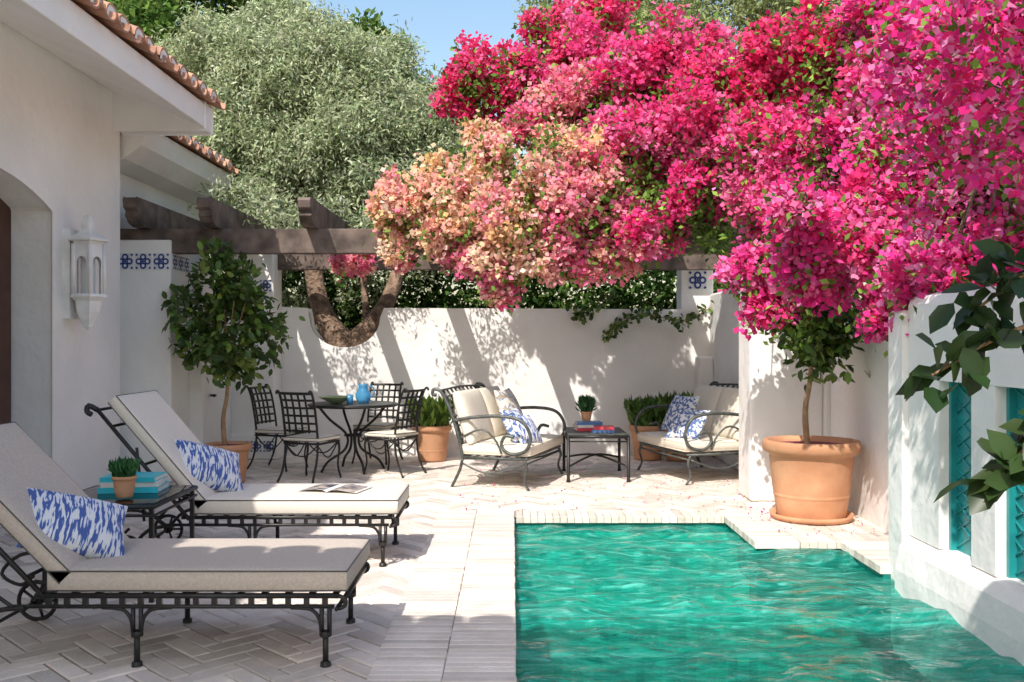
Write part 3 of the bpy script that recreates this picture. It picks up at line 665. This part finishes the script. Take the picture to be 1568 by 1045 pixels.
DG=[(.09,.17,.035),(.13,.22,.045),(.06,.12,.03),(.19,.28,.07)]
tree('carob_tree',[(-5,19,-.02),(-5.1,19,3),(-5,19,5)],(-5,19,4.6),[(-6,18,6.9,1.6),(-4.7,19,7.2,1.1),(-8.2,18,7.4,1.9),(-3.1,20,7.35,.72),(-2.8,20,6.3,.8),(-5.6,19,8.7,1.0),(-7,19,9.4,1.5),(-5.5,17,5,1.4),(-7.5,17,5,1.5),(-3.0,20,5.2,1.1)],DG,M_far,.17,.5,12,19,.14)
hb=[(x,13.9+.3*math.sin(x*3),z,.6) for x in np.arange(-4.2,3.6,.55) for z in (1.6,2.4,3.0)]
c,nn,_=clumps(hb,10,.6,1.1,.4); P,Nn=spread(c,nn,18,.13)
scatter('hedge',P,rng.uniform(.7,1.3,len(P))*.11,jitter(pick([(.07,.14,.035),(.11,.19,.045),(.045,.09,.02)],len(P)),.4),M_far,w=.55,out=Nn*.5)

RED=[(.80,.04,.17),(.85,.08,.24),(.72,.03,.14),(.86,.16,.34)]
PNK=[(.84,.06,.28),(.87,.13,.38),(.76,.04,.20),(.88,.28,.50),(.84,.08,.22)]
MAG=[(.85,.06,.34),(.87,.14,.44),(.78,.04,.25),(.90,.32,.58),(.86,.07,.25)]
PEA=[(.90,.52,.30),(.90,.64,.42),(.90,.42,.40),(.92,.74,.58),(.86,.26,.36),(.80,.56,.24),(.90,.50,.48),(.92,.62,.50)]
MIX=[(.88,.32,.42),(.84,.12,.30),(.90,.50,.50),(.90,.48,.36),(.86,.16,.36)]
GRN=[(.10,.18,.03)]
bb=[(-.97,9.8,2.75,.38,PEA),(-1.22,9.85,2.95,.17,PEA),(-.5,9.7,2.85,.44,PEA),(.04,9.3,2.58,.44,PEA),(-.28,9.6,3.2,.36,PEA),(.42,9.3,3.05,.5,PEA),(.94,9.2,2.8,.5,MIX),(.55,9.2,2.42,.32,MIX),
(-.09,9.3,2.2,.20,MIX),(-.10,9.3,2.0,.10,MIX),(-.34,9.4,2.3,.14,MIX),(1.34,9.1,2.62,.33,PNK),(.85,9.2,2.3,.18,MIX),(-.32,10.4,4.32,.36,RED),(-.62,10.5,4.25,.2,RED),(-.15,10.5,3.95,.28,RED),(.45,10.5,4.85,.34,RED),(.85,10.4,4.5,.45,PNK),(.3,10.0,3.72,.36,MIX),(.8,9.9,3.8,.45,MIX),
(.15,10.3,4.4,.26,PNK),(1.05,10.5,5.05,.3,RED),(1.35,9.6,4.0,.48,PNK),(1.4,9.4,3.4,.5,PNK),(1.95,9.6,4.4,.25,PNK),(1.9,9,3.6,.45,PNK),(1.9,9,3.02,.45,PNK),(2.45,9,3.7,.42,RED),(2.4,8.5,3.2,.46,PNK),(2.33,8.5,2.68,.36,PNK),
(2.63,8.1,2.68,.38,MAG),(2.85,8,3.1,.45,MAG),(2.85,8,3.7,.45,RED),(2.65,8.2,4.05,.3,RED),(3.2,7.5,3.9,.45,MAG),(3.4,7,3.75,.45,MAG),(3.65,7,3.5,.45,MAG),(3.2,7.4,3.4,.45,MAG),(3.0,7,2.8,.45,MAG),(3.1,6.8,2.42,.38,MAG),
(2.8,6.9,2.35,.36,MAG),(2.6,7.3,2.2,.30,MAG),(2.24,7.8,2.12,.26,MAG),(2.1,7.8,1.74,.13,MAG),(2.47,7.7,1.98,.22,MAG),(1.93,7.8,2.05,.14,MAG),(2.8,6.6,1.98,.28,MAG),(3.05,6.6,2.1,.30,MAG),(2.66,6.7,1.70,.13,MAG),(2.9,6.5,1.75,.15,MAG),(3.4,6.8,2.3,.33,MAG),
(3.35,6.6,2.75,.30,GRN),(3.5,7,3.0,.36,GRN),(3.25,6.2,3.2,.30,MAG),(3.1,5.7,3.25,.30,MAG),(2.75,5.2,3.15,.22,MAG),(3.15,5.6,2.1,.18,MAG),(1.55,9.3,4.4,.26,PNK),(2.4,8.8,4.2,.25,RED),(1.1,9.6,3.2,.45,MIX),(1.8,9.3,4.0,.35,PNK),
(2.13,6.9,1.98,.13,MAG),(2.05,6.7,2.28,.15,MAG),(2.30,6.8,2.2,.15,MAG),(1.95,6.5,2.42,.12,MAG),(2.45,4.3,2.95,.22,MAG),(2.75,4.4,2.9,.25,MAG),(2.9,4.9,2.85,.26,MAG),(2.7,3.8,2.8,.25,MAG),(2.95,5.3,2.6,.2,MAG),
(2.76,6.2,1.72,.16,MAG),(2.95,6.0,1.82,.20,MAG),(2.98,5.7,2.0,.22,MAG),(2.72,5.9,1.92,.12,MAG),(2.62,6.15,1.95,.16,MAG),
(-1.72,10.6,2.40,.08,MIX),(-1.2,10.3,2.45,.09,MIX),(-1.95,10.9,2.42,.06,MIX),(-.55,9.6,2.36,.10,MIX)]
# thin arching sprays reaching out over the pool wall (they dapple it)
sprays=[(1.95,4.15,2.78,.17,MAG),(2.02,4.5,2.68,.16,MAG),(1.88,3.85,3.0,.15,MAG),(2.08,4.05,2.50,.16,MAG),(1.98,4.85,2.98,.15,MAG),(2.1,3.75,2.6,.16,MAG),(2.2,4.8,2.72,.16,MAG),(1.95,3.6,2.85,.13,MAG),(2.15,4.35,3.0,.17,MAG),(2.22,5.05,2.5,.14,MAG),(2.3,4.6,2.4,.15,MAG),(2.12,5.2,2.9,.15,MAG),(2.3,5.3,2.2,.12,MAG),(2.3,4.2,2.25,.13,MAG),(1.9,4.55,3.05,.13,MAG)]
boug=empty('bougainvillea')
kb,par=knobs(bb,17,(.24,.46),(.55,1.08),.62)
c,nn,ids=clumps(kb,100,.55,1.28,.55)
pid=par[ids]
isg=np.array([bb[i][4] is GRN for i in pid])
keep=(~(isg&(rng.uniform(size=len(c))<.85)))
cf,nf,idf,kf=c[keep],nn[keep],pid[keep],ids[keep]
kcol=np.array([bb[par[j]][4][rng.integers(0,len(bb[par[j]][4]))] for j in range(len(kb))])
cc=np.array([bb[i][4][rng.integers(0,len(bb[i][4]))] for i in idf])*.6+kcol[kf]*.4
cc[ np.array([bb[i][4] is GRN for i in idf]) ]=(.86,.09,.38)
k=11
P,Nn=spread(cf,nf,k,.038); col=jitter(np.repeat(cc,k,0),.2,.08)
scatter('bracts',P,rng.uniform(.75,1.25,len(P))*.056,col,M_bract,tem='rh',w=.9,parent=boug,out=Nn*.8,nbias=(0,-.9,.6))
c,nn,_=clumps(sprays,95,.2,1.2,0); P,Nn=spread(c,nn,8,.035)
scatter('spray_bracts',P,rng.uniform(.75,1.25,len(P))*.048,jitter(pick(MAG,len(P)),.2),M_bract,w=.9,parent=boug,out=Nn*.5)
P,Nn=spread(c[::2],nn[::2],4,.05); scatter('spray_leaves',P,rng.uniform(.75,1.25,len(P))*.055,jitter(pick([(.12,.22,.04),(.18,.30,.06)],len(P)),.3),M_far,w=.6,parent=boug,out=Nn*.5)
cg,ng,_=clumps(bb,30,.35,1.02,.5); P,Nn=spread(cg,ng,11,.09)
cg2,ng2,_=clumps(kb,18,.9,1.38,.7); P2,Nn2=spread(cg2,ng2,5,.04); P=np.concatenate([P,P2]); Nn=np.concatenate([Nn,Nn2])
scatter('leaves',P,rng.uniform(.7,1.3,len(P))*.065,jitter(pick([(.12,.22,.04),(.18,.30,.06),(.08,.15,.03),(.26,.38,.08)],len(P)),.35),M_far,tem='rh',w=.6,parent=boug,out=Nn*.5)
gi=[tuple(b[:4]) for b in bb if b[4] is GRN]+[(2.45,7.8,1.75,.25),(3.6,6.9,2.6,.4),(1.55,9.4,2.75,.25),(2.0,9.2,2.6,.2)]
c2,n2,_=clumps(gi,60,.5,1.2,0); P,Nn=spread(c2,n2,14,.07)
scatter('green_shoots',P,rng.uniform(.7,1.3,len(P))*.075,jitter(pick([(.15,.27,.04),(.20,.34,.07),(.09,.17,.03)],len(P)),.3),M_leaf,tem='rh',w=.55,parent=boug,out=Nn*.5)
m=MB()
m.tube([(3.15,9.6,0),(3.1,9.5,1.2),(2.95,9.3,2.4),(2.6,9.2,3.0)],[.09,.07,.05,.04],M_bark,n=8,sm=5)
for b in bb+sprays:
    q=Vector((2.7,9.2,2.8)) if b[0]<2.7 and b[1]>7.5 else (Vector((3.1,8.2,2.4)) if b[1]>6.3 else Vector((3.2,6.0,3.0))); pp=Vector(b[:3])
    if (pp-q).length<3.0: m.tube([q,q.lerp(pp,.5)+Vector((0,0,.12)),pp],[.025,.010,.003],M_bark,n=5,sm=4)
m.tube([(3.1,8.2,2.4),(3.25,7.2,3.0),(3.2,6.0,3.0)],[.04,.03,.025],M_bark,n=6,sm=4)
m.tube([(2.7,9.2,2.8),(1.2,9.9,3.0),(-.2,10.0,3.0),(-1.1,9.95,2.95)],[.04,.03,.02,.01],M_bark,n=6,sm=5)
m.tube([(-1.1,9.95,2.95),(-1.4,10.3,2.8),(-1.95,10.9,2.45)],[.01,.006,.004],M_bark,n=5,sm=5)
for b in ((.45,10.5,4.9),(-.5,10.5,4.4),(.85,10.4,4.5)): m.tube([(1.2,9.9,3.0),((b[0]+1)/2,10.2,3.9),b],[.03,.02,.006],M_bark,n=6,sm=4)
m.obj('branches',boug)
m=MB(); vp=[(2.6,12.3,1.95),(2.2,12.3,1.75),(1.75,12.32,1.86),(1.4,12.35,1.72),(1.25,12.35,1.55)]
m.tube(vp,.006,M_stem,n=5,sm=6); v=m.obj('trailing_vine')
sp_=smoothpts(vp,14)+smoothpts([(1.3,12.35,2.1),(1.0,12.35,1.9),(.8,12.35,1.82)],14); P=np.array([tuple(q) for q in sp_]).repeat(4,0); P=P+rng.normal(size=P.shape)*.04
scatter('vine_leaves',P,rng.uniform(.05,.09,len(P)),jitter(pick(DK,len(P)),.3),M_leaf,tem='ov',w=.8,parent=v)
o=pot('potted_citrus_tree.002',(1.95,2.55,.0),.26,.45)
m=MB(); m.tube([(1.95,2.55,.4),(1.93,2.6,1.2),(1.9,2.65,1.7)],[.03,.025,.02],M_stem,n=8,sm=4)
ends=[]
for q in [((1.93,2.6,1.3),(1.55,2.7,1.55),(1.22,2.75,1.40)),((1.92,2.62,1.5),(1.6,2.75,1.72),(1.38,2.8,1.60)),((1.93,2.6,1.2),(1.6,2.6,1.35),(1.36,2.65,1.12)),((1.9,2.65,1.7),(1.95,2.6,2.0),(2.0,2.6,2.3)),((1.9,2.65,1.7),(1.75,2.4,1.9),(1.9,2.2,2.1)),((1.93,2.6,1.4),(2.2,2.7,1.8),(2.3,2.7,2.0))]:
    m.tube(q,[.014,.008,.004],M_stem,n=6,sm=5); ends+= [tuple(s_) for s_ in smoothpts(q,8)[4:]]
m.obj('stem',o)
E=np.array(ends).repeat(5,0); E=E+rng.normal(size=E.shape)*.028
scatter('leaves',E,rng.uniform(.08,.13,len(E)),jitter(pick([(.025,.055,.016),(.04,.075,.02)],len(E)),.3),M_leaf,tem='ov',w=.6,dbias=(-.5,0,-.4),parent=o)

n=500; P=np.stack([rng.uniform(-.5,2.5,n),rng.uniform(8.2,12,n),np.full(n,.010)],1)
P[:120,0]=rng.uniform(2.0,2.9,120); P[:120,1]=rng.uniform(7.2,8.7,120); P[:120,2]=.014
o=scatter('fallen_petals',P,rng.uniform(.015,.03,n),jitter(pick(MAG+[(.5,.25,.2)],n),.3),M_bract,w=.8,dbias=(0,0,0),nbias=(0,0,9))

d=Vector((.36,.79,-1)).normalized()
sl=bpy.data.lights.new('sun','SUN'); sl.energy=5; sl.angle=math.radians(.5); sl.color=(1,.955,.89)
so=bpy.data.objects.new('sun',sl); so.rotation_euler=d.to_track_quat('-Z','Y').to_euler(); scene.collection.objects.link(so)
wd=bpy.data.worlds.new('World'); scene.world=wd; wd.use_nodes=True; nt=wd.node_tree
sk=nt.nodes.new('ShaderNodeTexSky'); sk.sky_type='NISHITA'; sk.sun_disc=False; sk.sun_elevation=math.asin(-d.z); sk.sun_rotation=math.atan2(-d.x,-d.y); sk.air_density=1.5; sk.dust_density=2.2; sk.ozone_density=1.5
hs=nt.nodes.new('ShaderNodeHueSaturation'); hs.inputs['Saturation'].default_value=1.08; hs.inputs['Value'].default_value=1.45
nt.links.new(sk.outputs[0],hs.inputs['Color']); nt.links.new(hs.outputs[0],nt.nodes['Background'].inputs[0]); nt.nodes['Background'].inputs[1].default_value=.15
cam=bpy.data.cameras.new('camera'); cam.lens=33.3; cam.sensor_width=36; cam.clip_end=1000
co=bpy.data.objects.new('camera',cam); co.location=(0,0,1.5); co.rotation_euler=(math.radians(90),0,0); scene.collection.objects.link(co); scene.camera=co
scene.view_settings.view_transform='Standard'; scene.view_settings.look='None'; scene.view_settings.exposure=0
